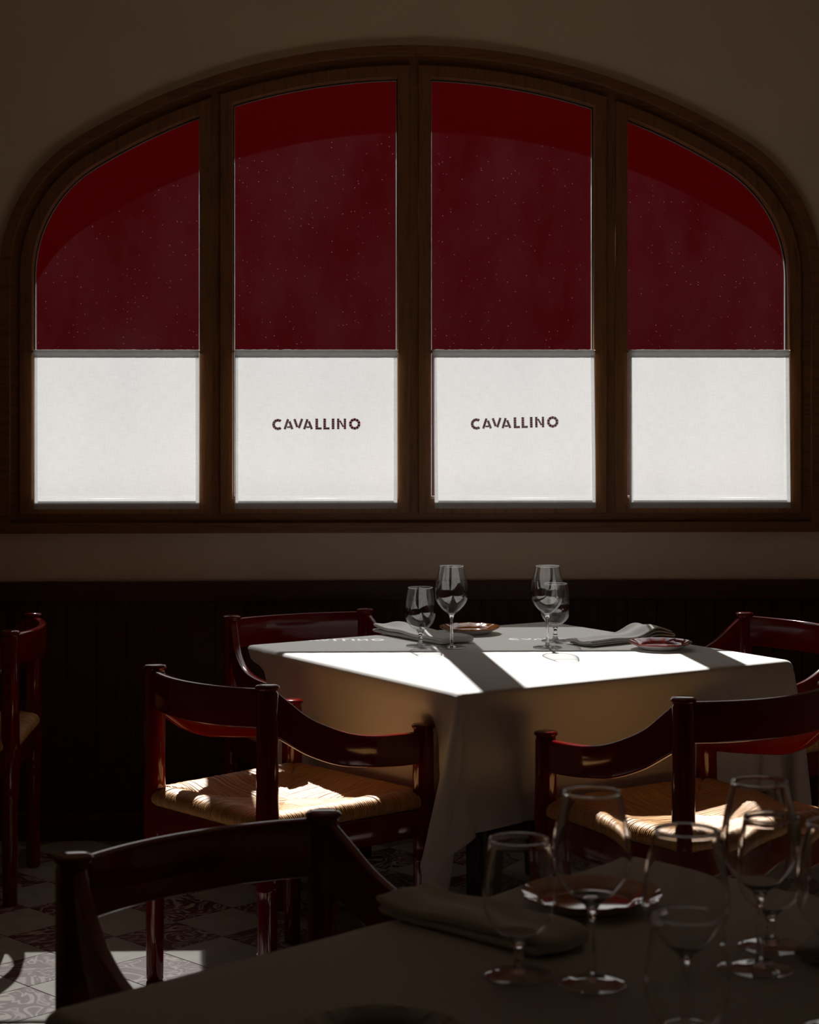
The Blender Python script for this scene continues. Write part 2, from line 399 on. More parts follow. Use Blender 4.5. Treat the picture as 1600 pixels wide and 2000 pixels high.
# floor with chequered tiles at 45 degrees
floor = box('floor', -3.2, 3.2, -3.1, 6.3, -0.10, -0.0015, M_grout); struct(floor, 'chequered tile floor of cream and marbled red squares')
S = 0.2; A0 = Vector((-0.489, 4.962, 0)); E1 = Vector((math.cos(PI/4), math.sin(PI/4), 0)); E2 = Vector((-E1.y, E1.x, 0))
tm = []
for mm in (M_tileA, M_tileB):
    bm = bmesh.new(); box_bm(bm, -S/2+0.0012, S/2-0.0012, -S/2+0.0012, S/2-0.0012, -0.010, 0.0, 0.0006)
    me = bpy.data.meshes.new('floor_tile'); bm.to_mesh(me); bm.free(); me.materials.append(mm); tm.append(me)
cells = []
for i in range(-60, 60):
    for j in range(-60, 60):
        c = A0+E1*(i+0.5)*S+E2*(j+0.5)*S
        if -3.0 < c.x < 3.0 and -2.9 < c.y < D-0.06+TH*c.x-0.06:
            vis = c.y > 3.9 and abs(c.x) < 0.23*c.y+0.15
            cells.append((0 if vis else 1, (c.x+0.6)**2+(c.y-4.9)**2, i, j, c))
cells.sort(key=lambda q: q[:2])
rest = {0: bmesh.new(), 1: bmesh.new()}
for n_, (_, _, i, j, c) in enumerate(cells):
    par = (i+j) & 1
    if n_ < 280:
        q = bpy.data.objects.new('floor_tile', tm[par]); COL.objects.link(q); q.parent = floor
        q.location = c; q.rotation_euler = (0, 0, PI/4)
    else:
        h = S/2-0.0012
        vs = [rest[par].verts.new(c+E1*a*h+E2*b*h) for a, b in ((-1, -1), (1, -1), (1, 1), (-1, 1))]
        rest[par].faces.new(vs)
for par, mm, nm in ((0, M_tileA, 'cream_tiles'), (1, M_tileB, 'marbled_tiles')):
    q = from_bm(nm, rest[par], mm, floor); q['kind'] = 'stuff'; q.location = (0, 0, -0.0004)

# ------------------------------------------------------------------ window
win = empty('window_1'); wall_obj(win); struct(win, 'arched oak window of four sashes in the plaster wall')
ao, ai = arch(0.099), arch(0.067); mid_u = wl(811, 100)[0]
def half_ring(left, g_=0.0004):
    a_ = clip(ao, None, mid_u-g_) if left else clip(ao, mid_u+g_, None)
    b_ = clip(ai, None, mid_u-g_) if left else clip(ai, mid_u+g_, None)
    a_ = a_[:-1] if left else a_[1:]; b_ = b_[:-1] if left else b_[1:]
    # mitred feet
    k_ = 0 if left else -1
    a_[k_] = (a_[k_][0], ao[0][1]+g_); b_[k_] = (b_[k_][0], ai[0][1]+g_)
    return a_+b_[::-1]
plate('casing', [half_ring(True)], -0.022, -0.0003, M_woodH, win, 0.001)
plate('casing', [half_ring(False)], -0.022, -0.0003, M_woodH, win, 0.001)
plate('casing', [[(ao[0][0]+.0006, ao[0][1]), (ao[-1][0]-.0006, ao[-1][1]), (ai[-1][0]-.0002, ai[-1][1]), (ai[0][0]+.0002, ai[0][1])]], -0.022, -0.0003, M_woodH, win, 0.001)
plate('fixed_frame', [arch(0.0715), arch(0.036)], 0.012, 0.10, M_woodH, win, 0.001)
def U(x): return wl(x, 900)[0]
sash_x = [(None, U(413)), (U(430), U(801)), (U(818), U(1185.5)), (U(1203), None)]
SW = 0.039
for a, b in ((413, 430), (801, 818), (1185.5, 1203)):
    ua, ub = U(a)-0.002, U(b)+0.002
    plate('mullion', [clip(arch(0.038), ua, ub)], 0.012, 0.10, M_woodV, win, 0.001)
panes = []
for xl, xr in sash_x:
    il = None if xl is None else xl+SW; ir = None if xr is None else xr-SW
    def ring(d):          # pane outline shrunk by d
        return clip(arch(-d), None if il is None else il+d, None if ir is None else ir-d)
    outer = clip(arch(SW), xl, xr)
    s = plate('sash', [outer, ring(0)], 0.0, 0.07, M_woodV, win, 0.0015)
    plate('gasket', [ring(-0.003), ring(0.0035)], 0.046, 0.049, M_gasket, s)
    plate('glazing_seal', [ring(0.0030), ring(0.0050)], 0.049, 0.056, M_seal, s)
    g = plate('glass_pane', [ring(-0.003)], 0.0565, 0.0605, M_glass, s)
    panes.append((-HW+C0 if il is None else il, HW+C0 if ir is None else ir))

# ------------------------------------------------------------------ cafe curtains
def stroke_cells(p0, p1, n, w, gap=0.17, side=0):
    """row of open cells from p0 to p1"""
    d = (p1[0]-p0[0], p1[1]-p0[1]); ln = math.hypot(*d); d = (d[0]/ln, d[1]/ln); q = (-d[1], d[0]); st = ln/n; out = []
    for k in range(n):
        a, b = (k+gap/2)*st, (k+1-gap/2)*st
        out.append([(p0[0]+d[0]*s+q[0]*t_, p0[1]+d[1]*s+q[1]*t_) for s, t_ in ((a, -w/2), (b, -w/2), (b, w/2), (a, w/2))])
    return out
def arc_cells(cx, cy, r, a0, a1, n, w, gap=0.17):
    out = []
    for k in range(n):
        a, b = a0+(a1-a0)*(k+gap/2)/n, a0+(a1-a0)*(k+1-gap/2)/n
        out.append([(cx+rr*math.cos(x), cy+rr*math.sin(x)) for rr, x in ((r-w/2, a), (r+w/2, a), (r+w/2, (a+b)/2), (r+w/2, b), (r-w/2, b), (r-w/2, (a+b)/2))])
    return out
SWD = 4.6      # open stroke width, in frame pixels
def lettering():
    """[(letter, cells, bars)] in px units: x right, y down"""
    W = SWD; Ls = []
    R = math.radians
    Ls.append(('C', arc_cells(23, 28.7, 8.4, R(-48), R(-312), 9, W), [('arc', 23, 28.7, 8.4, R(-48), R(-312))]))
    def Aa(ax, fl, fr_, cx0, cx1):
        c = stroke_cells((ax-0.6, 18.2), (fl, 38), 6, W*0.85)+stroke_cells((ax+1.9, 22.4), (fr_, 38), 5, W*0.85)+stroke_cells((cx0, 33.8), (cx1, 33.8), 2, W*0.6)
        return c, [('line', (ax-0.6, 18.2), (fl, 38)), ('line', (ax+1.9, 22.4), (fr_, 38)), ('line', (cx0, 33.8), (cx1, 33.8))]
    Ls.append(('A',)+Aa(43.4, 36, 51, 40.6, 46.8))
    Ls.append(('V', stroke_cells((55, 18), (60.6, 34), 5, W*0.85)+stroke_cells((70, 17.6), (63.6, 36), 6, W*0.85), [('line', (55, 18), (60.6, 34)), ('line', (70, 17.6), (63.6, 36))]))
    Ls.append(('A',)+Aa(81, 74, 89, 78.2, 84.6))
    for x in (98.4, 113.8):
        Ls.append(('L', stroke_cells((x, 17), (x, 38.6), 5, W)+stroke_cells((x+2.6, 36.4), (x+9.6, 36.4), 2, W*0.8), [('line', (x, 17), (x, 38.6)), ('line', (x+2.6, 36.4), (x+9.6, 36.4))]))
    Ls.append(('I', stroke_cells((130.2, 17), (130.2, 38), 5, W), [('line', (130.2, 17), (130.2, 38))]))
    Ls.append(('N', stroke_cells((140.2, 17), (140.2, 38), 5, W*0.85)+stroke_cells((153.2, 17), (153.2, 38), 5, W*0.85)+stroke_cells((143.4, 21), (150.2, 33.6), 3, W*0.6),
               [('line', (140.2, 17), (140.2, 38)), ('line', (153.2, 17), (153.2, 38)), ('line', (143.4, 21), (150.2, 33.6))]))
    Ls.append(('O', arc_cells(172.3, 27.7, 8.6, 0, 2*PI, 10, W), [('arc', 172.3, 27.7, 8.6, 0, 2*PI)]))
    return Ls
def curtain(x0, x1, skew, text_at, label):
    """x0..x1: measured extent; a flat linen panel on a thin rod, hems doubled, header gathered on the rod"""
    V = -0.013
    (ul, zt), (ur, zb) = wl(x0, 683, V), wl(x1, 981, V)
    ztop = zt; zlow = wl(800, 993.5, V)[1]
    root = empty('cafe_curtain'); wall_obj(root); tag(root, label, 'curtain', 'cafe curtains across the arched window')
    sk = skew
    rim = [(ul+sk, zlow), (ur+sk, zlow), (ur, ztop-0.018), (ul, ztop-0.018)]
    holes = []
    if text_at:
        tx, ty, rot = text_at
        u0, z0 = wl(tx, ty, V); cr, sr = math.cos(rot), math.sin(rot)
        def tp_(p): x, y = (p[0]-97)*PX, -(p[1]-28)*PX; return (u0+x*cr-y*sr, z0+x*sr+y*cr)
        Ls = lettering()
        for _, cells_, _ in Ls:
            for c in cells_: holes.append([tp_(p) for p in c])
    plate('linen_panel', [rim]+holes, V, V, M_curtain, root)
    # doubled hems: side, bottom
    HWD = 0.0115
    for s, a in ((1, ul), (-1, ur)):
        plate('side_hem', [[(a+sk, zlow+0.0005), (a+sk+s*HWD, zlow+0.0005), (a+s*HWD, ztop-0.018), (a, ztop-0.018)][::s]], V-0.0022, V-0.0014, M_hem, root)
    plate('bottom_hem', [[(ul+sk+HWD, zlow+0.0005), (ur+sk-HWD, zlow+0.0005), (ur+sk-HWD, zlow+0.026), (ul+sk+HWD, zlow+0.026)]], V-0.0022, V-0.0014, M_hem0, root)
    # header: wavy pocket around the rod with a small standing ruffle
    bm = bmesh.new(); n = 120; rows = []
    prof = [(0.000, -0.026), (-0.0035, -0.020), (-0.0062, -0.010), (-0.0066, -0.004), (-0.003, -0.0005), (0.001, 0.0), (0.004, -0.004), (0.0045, -0.014), (0.001, -0.024)]
    rnd = random.Random(int(x0)); ph = [rnd.uniform(0, 6.28) for _ in range(4)]
    for k in range(n+1):
        f = k/n; u_ = ul+(ur-ul)*f
        wob = (0.0006*math.sin(41*f+ph[0])+0.0005*math.sin(93*f+ph[1])+0.0005*math.sin(171*f+ph[2]))*(0.5+0.5*math.sin(7*f+ph[3]))
        rows.append([bm.verts.new((u_, V+dv*(1+0.25*math.sin(60*f+ph[3])), ztop+dz+wob*(1 if dz > -0.012 else 0.3))) for dv, dz in prof])
    for A, B in zip(rows, rows[1:]):
        for i in range(len(prof)-1): bm.faces.new((A[i], A[i+1], B[i+1], B[i]))
    o = from_bm('header', bm, M_header, root, True)
    # rod
    bm = bmesh.new(); bmesh.ops.create_cone(bm, cap_ends=True, segments=12, radius1=0.0024, radius2=0.0024, depth=(ur-ul)+0.008)
    bmesh.ops.rotate(bm, verts=bm.verts, matrix=Matrix.Rotation(PI/2, 3, 'Y')); bmesh.ops.translate(bm, verts=bm.verts, vec=((ul+ur)/2, V, ztop-0.006))
    rod = from_bm('rod', bm, M_brass, root, True)
    for u_ in (ul-0.0035, ur+0.0035):
        b_ = box('rod_bracket', u_-0.002, u_+0.002, V-0.004, -0.0005, ztop-0.012, ztop-0.001, M_brass, root, 0.0008)
    # stitched rims round the open cells
    if text_at:
        for ch, cells_, lines in Ls:
            bm = bmesh.new(); w_ = 0.42
            def quad(ps):
                vs = []
                for dv in (V-0.0022, V-0.0006):
                    vs.append([bm.verts.new((tp_(p)[0], dv, tp_(p)[1])) for p in ps])
                a, b2 = vs; n4 = len(ps)
                bm.faces.new(a); bm.faces.new(b2[::-1])
                for i in range(n4): bm.faces.new((a[i], b2[i], b2[(i+1) % n4], a[(i+1) % n4]))
            for c in cells_:
                cx = sum(p[0] for p in c)/len(c); cy = sum(p[1] for p in c)/len(c)
                big = []
                for p in c:
                    dx, dy = p[0]-cx, p[1]-cy; l_ = math.hypot(dx, dy); big.append((p[0]+dx/l_*w_*1.2, p[1]+dy/l_*w_*1.2))
                for i in range(len(c)):
                    j = (i+1) % len(c); quad([c[i], c[j], big[j], big[i]])
            bmesh.ops.recalc_face_normals(bm, faces=bm.faces[:])
            from_bm('letter', bm, M_thread, root)
    return root
curtain(65.5, 388.5, 0.001, None, 'plain pale linen cafe curtain on the leftmost sash, at the left edge')
curtain(458, 776, 0.0, (617, 828.5, 0.0), 'linen cafe curtain with cutwork lettering hanging just left of the centre mullion')
curtain(845.5, 1160.5, 0.006, (1004.5, 826, 0.020), 'linen cafe curtain with cutwork lettering hanging just right of the centre mullion')
curtain(1227.5, 1541.5, 0.005, None, 'plain pale linen cafe curtain on the rightmost sash, at the right edge')

# ------------------------------------------------------------------ courtyard outside
struct(box('ground', -14, 14, 6.75, 30, -0.45, -0.25, M_paving), 'paved courtyard outside the window')
struct(box('wall_courtyard', -9, 9, 10.0, 10.35, -0.25, 4.15, M_redwall), 'tall dark red wall seen through the upper glass')

# ------------------------------------------------------------------ chairs
def prof_leg(h):
    p = [(0, 0), (0.018, 0), (0.0205, 0.006), (0.0215, 0.10), (0.023, 0.27), (0.0245, 0.30), (0.0262, 0.306), (0.0245, 0.312), (0.0252, 0.335), (0.0272, 0.36), (0.0275, 0.43),
         (0.0265, 0.47), (0.0255, 0.52)]
    p += [(0.0252, h-0.022), (0.0235, h-0.018), (0.0235, h-0.012), (0.0275, h-0.010), (0.0285, h-0.006), (0.026, h-0.002), (0.018, h), (0, h+0.0003)]
    return p
def make_chair():
    root = empty('dining_chair')
    RX, FX, FY = 0.22, 0.25, 0.45
    lr = lathe('leg', prof_leg(0.765), M_lac, root, 28); lr.location = (-RX, 0, 0)
    c = lr.copy(); COL.objects.link(c); c.parent = root; c.location = (RX, 0, 0)
    lf = lathe('leg', prof_leg(0.630), M_lac, root, 28); lf.location = (-FX, FY, 0)
    c = lf.copy(); COL.objects.link(c); c.parent = root; c.location = (FX, FY, 0)
    path = []
    for k in range(25):
        x = -RX+0.008+(2*RX-0.016)*k/24; path.append((x, -0.055*(1-(x/RX)**2), 0.755-0.002*(1-(x/RX)**2), 0.665-0.002*(1-(x/RX)**2)))
    plank('backrest', path, M_lac, root, 0.022)
    zt = smooth_path([(0, .757), (.10, .720), (.21, .682), (.36, .651), (.50, .632), (.65, .622), (.80, .617), (1, .612)], 41)
    zb = smooth_path([(0, .650), (.10, .622), (.21, .594), (.38, .566), (.57, .552), (.80, .541), (1, .535)], 41)
    def it(tab, f):
        for a, b in zip(tab, tab[1:]):
            if a[0] <= f <= b[0]: return a[1]+(b[1]-a[1])*(f-a[0])/(b[0]-a[0]+1e-9)
        return tab[-1][1]
    for s in (-1, 1):
        path = []
        for k in range(33):
            f = k/32; x = RX+(FX-RX)*f+0.028*math.sin(PI*f); y = 0.01+(FY-0.02)*f
            path.append((s*x, y, it(zt, f), it(zb, f)))
        plank('armrest', path, M_lac, root, 0.022)
    # seat frame
    plank('seat_rail', [(-RX+.01, 0, .428, .362), (RX-.01, 0, .428, .362)], M_lac, root, 0.030, 0.004)
    plank('seat_rail', [(-FX+.01, FY, .428, .362), (FX-.01, FY, .428, .362)], M_lac, root, 0.030, 0.004)
    for s in (-1, 1): plank('seat_rail', [(s*RX, .01, .428, .362), (s*FX, FY-.01, .428, .362)], M_lac, root, 0.030, 0.004)
    # rush seat: four woven sections, rolled over the rails
    bm = bmesh.new(); uvl = bm.loops.layers.uv.new('UVMap')
    K = [(-0.238, -0.020), (0.238, -0.020), (0.268, 0.474), (-0.268, 0.474)]; ctr = (0.0, 0.235)
    prof = [(0.030, .424), (0.008, .428), (0.000, .436), (-0.001, .447), (0.004, .457), (0.016, .4655), (0.034, .469), (0.055, .4665), (0.085, .456), (0.13, .449), (0.18, .446)]
    PZ = np.array(prof); rr_ = random.Random(11)
    for e in range(4):
        A, B = K[e], K[(e+1) % 4]; ex = (B[0]-A[0], B[1]-A[1]); ln = math.hypot(*ex); ed = (ex[0]/ln, ex[1]/ln); nn = (-ed[1], ed[0])
        apo = (ctr[0]-A[0])*nn[0]+(ctr[1]-A[1])*nn[1]; uc = (ctr[0]-A[0])*ed[0]+(ctr[1]-A[1])*ed[1]
        nc = int(ln/0.0056); rows = []
        for k in range(nc):
            amp = rr_.uniform(0.0010, 0.0022); lvl = rr_.uniform(-0.0007, 0.0007); bend = rr_.uniform(-0.002, 0.002)
            for q in range(5):
                if q == 4 and k < nc-1: continue
                f = (k+q/4)/nc; u_ = f*ln; dm = apo*(u_/uc if u_ < uc else (ln-u_)/(ln-uc)); dm = max(dm, 0.0)
                ridge = (0 if q in (0, 4) else 1 if q == 2 else 0.72)*amp+lvl
                row = []; vv = 0; prev = None; end = min(1.0, dm/0.05)
                for i_, (d, z) in enumerate(list(prof)+[(max(apo, .2), .445)]):
                    dd_ = min(d, dm)
                    if d > 0.03 and dm < 0.20: dd_ = min(d, 0.03+(dm-0.03)*(i_-6)/(len(prof)-6) if dm > 0.03 else dm)
                    zz = float(np.interp(max(dd_, 0.008), PZ[3:, 0], PZ[3:, 1])) if i_ > 3 else z
                    crn = max(0, 1-min(u_, ln-u_)/0.022)
                    zz += ridge*(1 if i_ > 0 else 0)-0.009*crn*(1 if z > .44 else 0)
                    # cords sink where they turn at the diagonal seam
                    if i_ > 4: zz -= 0.0045*max(0, 1-(dm-dd_)/0.008)*end
                    out_ = ridge if i_ in (1, 2, 3) else 0
                    cu_ = u_+bend*math.sin(min(dd_/0.1, 1)*3)
                    x = A[0]+ed[0]*cu_+nn[0]*(dd_-out_); y = A[1]+ed[1]*cu_+nn[1]*(dd_-out_)
                    if prev: vv += math.hypot(dd_-prev[0], z-prev[1])
                    prev = (dd_, z); row.append((bm.verts.new((x, y, zz)), (u_+e*1.7, vv)))
                rows.append(row)
        for R0, R1 in zip(rows, rows[1:]):
            for i in range(len(R0)-1):
                q = [R0[i], R1[i], R1[i+1], R0[i+1]]
                fc = bm.faces.new([a[0] for a in q])
                for lp, a in zip(fc.loops, q): lp[uvl].uv = a[1]
    o = from_bm('seat', bm, M_rush, root, True)
    o['label'] = 'woven rush seat'
    return root
CH = [  # name of place, midpoint between rear legs, heading of local x, label
    ((-0.468, 4.4225), -47.6, 'red lacquered armchair with sunlit rush seat at front left of the sunny table'),
    ((0.7745, 4.199), 33.0, 'red lacquered armchair at front right of the sunny table, behind the foreground glasses'),
    ((-0.333, 5.745), -153.0, 'red lacquered armchair behind the sunny table, its back against the dark wainscot'),
    ((1.13, 5.543), 122.0, 'red lacquered armchair beyond the right corner of the sunny table, cut by the frame'),
    ((-1.123, 5.49), 93.0, 'red lacquered armchair at the far left edge, facing out of the picture'),
    ((-0.303, 2.804), -140.4, 'dark silhouetted armchair drawn up to the shaded foreground table')]
ch0 = make_chair(); chairs = []
for k, (mid, ang, lab) in enumerate(CH):
    c = ch0 if k == 0 else copy_tree(ch0)
    c.location = (mid[0], mid[1], 0); c.rotation_euler = (0, 0, math.radians(ang)); chairs.append(c)
    tag(c, lab, 'chair', 'red rush-seated armchairs')

# ------------------------------------------------------------------ tables and cloths
def make_table(cx, cy, ang, half, label):
    root = empty('dining_table', (cx, cy, 0), ang); tag(root, label, 'table')
    hh = half-0.006; box('tabletop', -hh, hh, -hh, hh, TZ-0.034, TZ-0.004, M_legs, root, 0.004)
    h = half-0.12
    box('apron', -h, h, -h, h, TZ-0.068, TZ-0.034, M_legs, root, 0.003)
    lp = [(0, 0), (0.024, 0), (0.026, 0.004), (0.030, 0.30), (0.034, TZ-0.068), (0, TZ-0.068)]
    l0 = lathe('leg', lp, M_legs, root, 20); l0.location = (-h+.05, -h+.05, 0)
    for a, b in ((1, -1), (1, 1), (-1, 1)):
        c = l0.copy(); COL.objects.link(c); c.parent = root; c.location = (a*(h-.05), b*(h-.05), 0)
    return root
def drape(cx, cy, ang, half, over, seed, label, lean=(0, 0), steps=260):
    """table cloth: overhang settled under gravity by a small position-based solve, pushed by the chairs"""
    h = half/27; n = 2*int(round((half+over)/h))+1; size = h*(n-1); rng = np.random.RandomState(seed)
    g = (np.arange(n)-(n-1)/2)*h
    X, Y = np.meshgrid(g, g, indexing='ij')
    P = np.stack([X, Y, np.full_like(X, TZ+0.0)], -1)
    inside = (np.abs(X) < half+0.001) & (np.abs(Y) < half+0.001)
    im = (~inside).astype(float)
    ov = np.maximum(np.abs(X)-half, 0); ow = np.maximum(np.abs(Y)-half, 0)
    # start half fallen, gently scattered
    dd = np.hypot(ov, ow); P[..., 2] -= dd*0.72; P[..., 0] -= np.sign(X)*ov*0.28; P[..., 1] -= np.sign(Y)*ow*0.28
    P += rng.normal(0, 0.0012, P.shape)*im[..., None]
    Q = P.copy(); grav = -9.81*(1/60)**2
    ca, sa = math.cos(-ang), math.sin(-ang)
    caps = []
    for c, (mid, a_, _) in zip(chairs, CH):
        ra = math.radians(a_); ux = np.array([math.cos(ra), math.sin(ra)]); uy = np.array([-ux[1], ux[0]])
        def wp(x, y, z):
            p = np.array(mid)+ux*x+uy*y-np.array([cx, cy]); return np.array([p[0]*ca-p[1]*sa, p[0]*sa+p[1]*ca, z])
        if np.hypot(mid[0]-cx, mid[1]-cy) > 1.3: continue
        for s in (-1, 1):
            caps.append((wp(s*.25, .45, 0), wp(s*.25, .45, .625), 0.034))
            caps.append((wp(s*.25, .45, .59), wp(s*.26, .22, .60), 0.045))
            caps.append((wp(s*.25, .45, .44), wp(s*.25, .25, .44), 0.045))
        caps.append((wp(-.25, .46, .44), wp(.25, .46, .44), 0.045))
        caps.append((wp(-.25, .46, .40), wp(.25, .46, .40), 0.040))
    def sat(A, B, wa, wb, rest, k):
        d = B-A; l = np.sqrt((d*d).sum(-1))+1e-9; ws = wa+wb; ws = np.where(ws > 0, ws, 1)
        c = (k*(l-rest)/l/ws)[..., None]*d
        A += c*wa[..., None]; B -= c*wb[..., None]
    for st in range(steps):
        V_ = (P-Q)*(0.965 if st < steps*0.7 else 0.90); Q = P.copy()
        V_[..., 2] += grav
        cm = (ov > 0)*(ow > 0)*(X < 0)*(Y < 0)
        V_[..., 0] += cm*grav*lean[0]; V_[..., 1] += cm*grav*lean[1]
        P += V_*im[..., None]
        for itn in range(9):
            for s in (0, 1):
                sat(P[s:-1:2], P[s+1::2], im[s:-1:2], im[s+1::2], h, 1.0)
                sat(P[:, s:-1:2], P[:, s+1::2], im[:, s:-1:2], im[:, s+1::2], h, 1.0)
            for s in (0, 1):
                sat(P[s:-1:2, :-1], P[s+1::2, 1:], im[s:-1:2, :-1], im[s+1::2, 1:], h*1.41421, 0.35)
                sat(P[s:-1:2, 1:], P[s+1::2, :-1], im[s:-1:2, 1:], im[s+1::2, :-1], h*1.41421, 0.35)
            if itn % 3 == 0:
                B_ = 4
                for s in range(0, B_):
                    a1 = P[s:n-B_:1][::B_*2]; b1 = P[s+B_::1][::B_*2]; m_ = min(len(a1), len(b1))
                    sat(P[s:n-B_:B_*2], P[s+B_::B_*2][:len(P[s:n-B_:B_*2])], im[s:n-B_:B_*2], im[s+B_::B_*2][:len(P[s:n-B_:B_*2])], h*B_, 0.25)
                    sat(P[:, s:n-B_:B_*2], P[:, s+B_::B_*2][:, :P[:, s:n-B_:B_*2].shape[1]], im[:, s:n-B_:B_*2], im[:, s+B_::B_*2][:, :P[:, s:n-B_:B_*2].shape[1]], h*B_, 0.25)
        # table block
        e = half+0.003
        ins = (np.abs(P[..., 0]) < e) & (np.abs(P[..., 1]) < e) & (P[..., 2] < TZ) & (P[..., 2] > TZ-0.05) & (~inside)
        dz = TZ-P[..., 2]; dx = e-np.abs(P[..., 0]); dy = e-np.abs(P[..., 1])
        up = ins & (dz < dx) & (dz < dy); sx = ins & ~up & (dx <= dy); sy = ins & ~up & (dy < dx)
        P[..., 2] = np.where(up, TZ, P[..., 2]); P[..., 0] = np.where(sx, np.sign(P[..., 0])*e, P[..., 0]); P[..., 1] = np.where(sy, np.sign(P[..., 1])*e, P[..., 1])
        for A, B, r in caps:
            ab = B-A; t_ = np.clip(((P-A)@ab)/(ab@ab), 0, 1); C = A+t_[..., None]*ab; dv = P-C; dl = np.sqrt((dv*dv).sum(-1))+1e-9
            hit = (dl < r) & (~inside)
            # always push towards the table
            dv2 = dv.copy(); mx_ = np.abs(A[:2]).max()
            ax = 0 if abs((A[0]+B[0])/2) > abs((A[1]+B[1])/2) else 1
            sg = np.sign((A[ax]+B[ax])/2); dv2[..., ax] = np.where(dv2[..., ax]*sg > 0, -dv2[..., ax]*0.5, dv2[..., ax])
            dl2 = np.sqrt((dv2*dv2).sum(-1))+1e-9
            P = np.where(hit[..., None], C+dv2/dl2[..., None]*r, P)
        P[..., 2] = np.maximum(P[..., 2], 0.02)
    me = bpy.data.meshes.new('tablecloth')
    idx = np.arange(n*n).reshape(n, n)
    F = np.stack([idx[:-1, :-1], idx[1:, :-1], idx[1:, 1:], idx[:-1, 1:]], -1).reshape(-1, 4)
    P[..., 2] += 0.0015*inside
    me.from_pydata(P.reshape(-1, 3).tolist(), [], F.tolist()); me.shade_smooth()
    o = bpy.data.objects.new('tablecloth', me); COL.objects.link(o); me.materials.append(M_cloth)
    o.location = (cx, cy, 0); o.rotation_euler = (0, 0, ang)
    md_ = o.modifiers.new('s', 'SUBSURF'); md_.levels = 1; md_.render_levels = 1
    so = o.modifiers.new('t', 'SOLIDIFY'); so.thickness = 0.0008; so.offset = 1
    tag(o, label, 'tablecloth')
    return o
T1 = (0.274, 5.129, math.radians(33.0), 0.53)
T2 = (0.326, 2.105, math.radians(44.3), 0.52)
make_table(*T1, 'square table under the sunlit white cloth by the window')
make_table(*T2, 'square table under the shaded white cloth in the foreground')
drape(*T1, 0.29, 3, 'white linen tablecloth on the window table, half in sun with window shadows', lean=(0.075, -0.12))
drape(*T2, 0.29, 5, 'shaded white linen tablecloth on the foreground table', steps=170)

# ------------------------------------------------------------------ glassware
def wall_profile(outer, th=0.0012):
    inner = [(max(r-th, 0.0), z) for r, z in outer[1:]]
    rim = [(outer[-1][0]-th/2, outer[-1][1]+th*0.6)]
    return outer+rim+inner[::-1]
LB = [(0, .0905), (.006, .092), (.014, .097), (.0265, .1075), (.0375, .121), (.0440, .134), (.0462, .147), (.0458, .160), (.0432, .180), (.0392, .200), (.0350, .217), (.0330, .2245)]
GB = [(0, .043), (.007, .044), (.0165, .0475), (.0280, .056), (.0370, .068), (.0420, .083), (.0432, .097), (.0425, .112), (.0400, .130), (.0368, .148), (.0345, .162)]
def dense(p, n): return [tuple(max(float(x), 0) if i == 0 else float(x) for i, x in enumerate(q)) for q in smooth_path(p, n)]
def make_glass(kind):
    B = LB if kind == 'wine' else GB
    root = empty('wine_glass' if kind == 'wine' else 'water_goblet')
    outer = dense(B, 34); outer[0] = (0, B[0][1])
    th = 0.0011
    inner = [(max(r-th, 0), z+(0.0022 if r < 0.02 else 0)) for r, z in outer]
    inner[0] = (0, outer[0][1]+0.003)
    rr0, zz0 = outer[-1]
    prof = outer[:-1]+[(rr0+0.0002, zz0-0.001), (rr0+0.0003, zz0), (rr0, zz0+0.0009), (rr0-th*0.6, zz0+0.0012), (rr0-th*1.2, zz0+0.0009), (rr0-th*1.5, zz0)]+inner[::-1][1:]
    lathe('bowl', prof, M_bowl, root, 64)
    rr, rz = B[-1]; bm = bmesh.new(); rg = []
    for i in range(64):
        a = 2*PI*i/64; rg.append([bm.verts.new(((rr-.0004+.0010*math.cos(q*PI/4))*math.cos(a), (rr-.0004+.0010*math.cos(q*PI/4))*math.sin(a), rz+.0006+.0010*math.sin(q*PI/4))) for q in range(8)])
    for i in range(64):
        for q in range(8): bm.faces.new((rg[i][q], rg[(i+1) % 64][q], rg[(i+1) % 64][(q+1) % 8], rg[i][(q+1) % 8]))
    bmesh.ops.recalc_face_normals(bm, faces=bm.faces[:])
    from_bm('rim', bm, M_stem, root, True)
    bz = B[0][1]
    if kind == 'wine':
        st = [(0, .0045), (.009, .005), (.0062, .009), (.0046, .018), (.0040, .035), (.0038, .060), (.0042, .076), (.0056, .085), (.0085, .0915), (.0100, .0945), (0, .0925)]
    else:
        st = [(0, .0045), (.010, .005), (.0072, .010), (.0058, .017), (.0064, .021), (.0052, .026), (.0056, .034), (.0085, .040), (.0125, .0456), (0, .0445)]
    st = st[:1]+dense(st[1:-1], 26)+st[-1:]
    lathe('stem', st, M_stem, root, 32)
    ft = [(0, .0004), (.036, .0004), (.0395, .0009), (.0402, .0018), (.0390, .0026), (.030, .0034), (.018, .0046), (.010, .0066), (0, .0078)]
    lathe('foot', ft, M_foot, root, 56)
    return root
protoW, protoG = make_glass('wine'), make_glass('goblet')
near_bowl = {}
ZC = TZ+0.0026
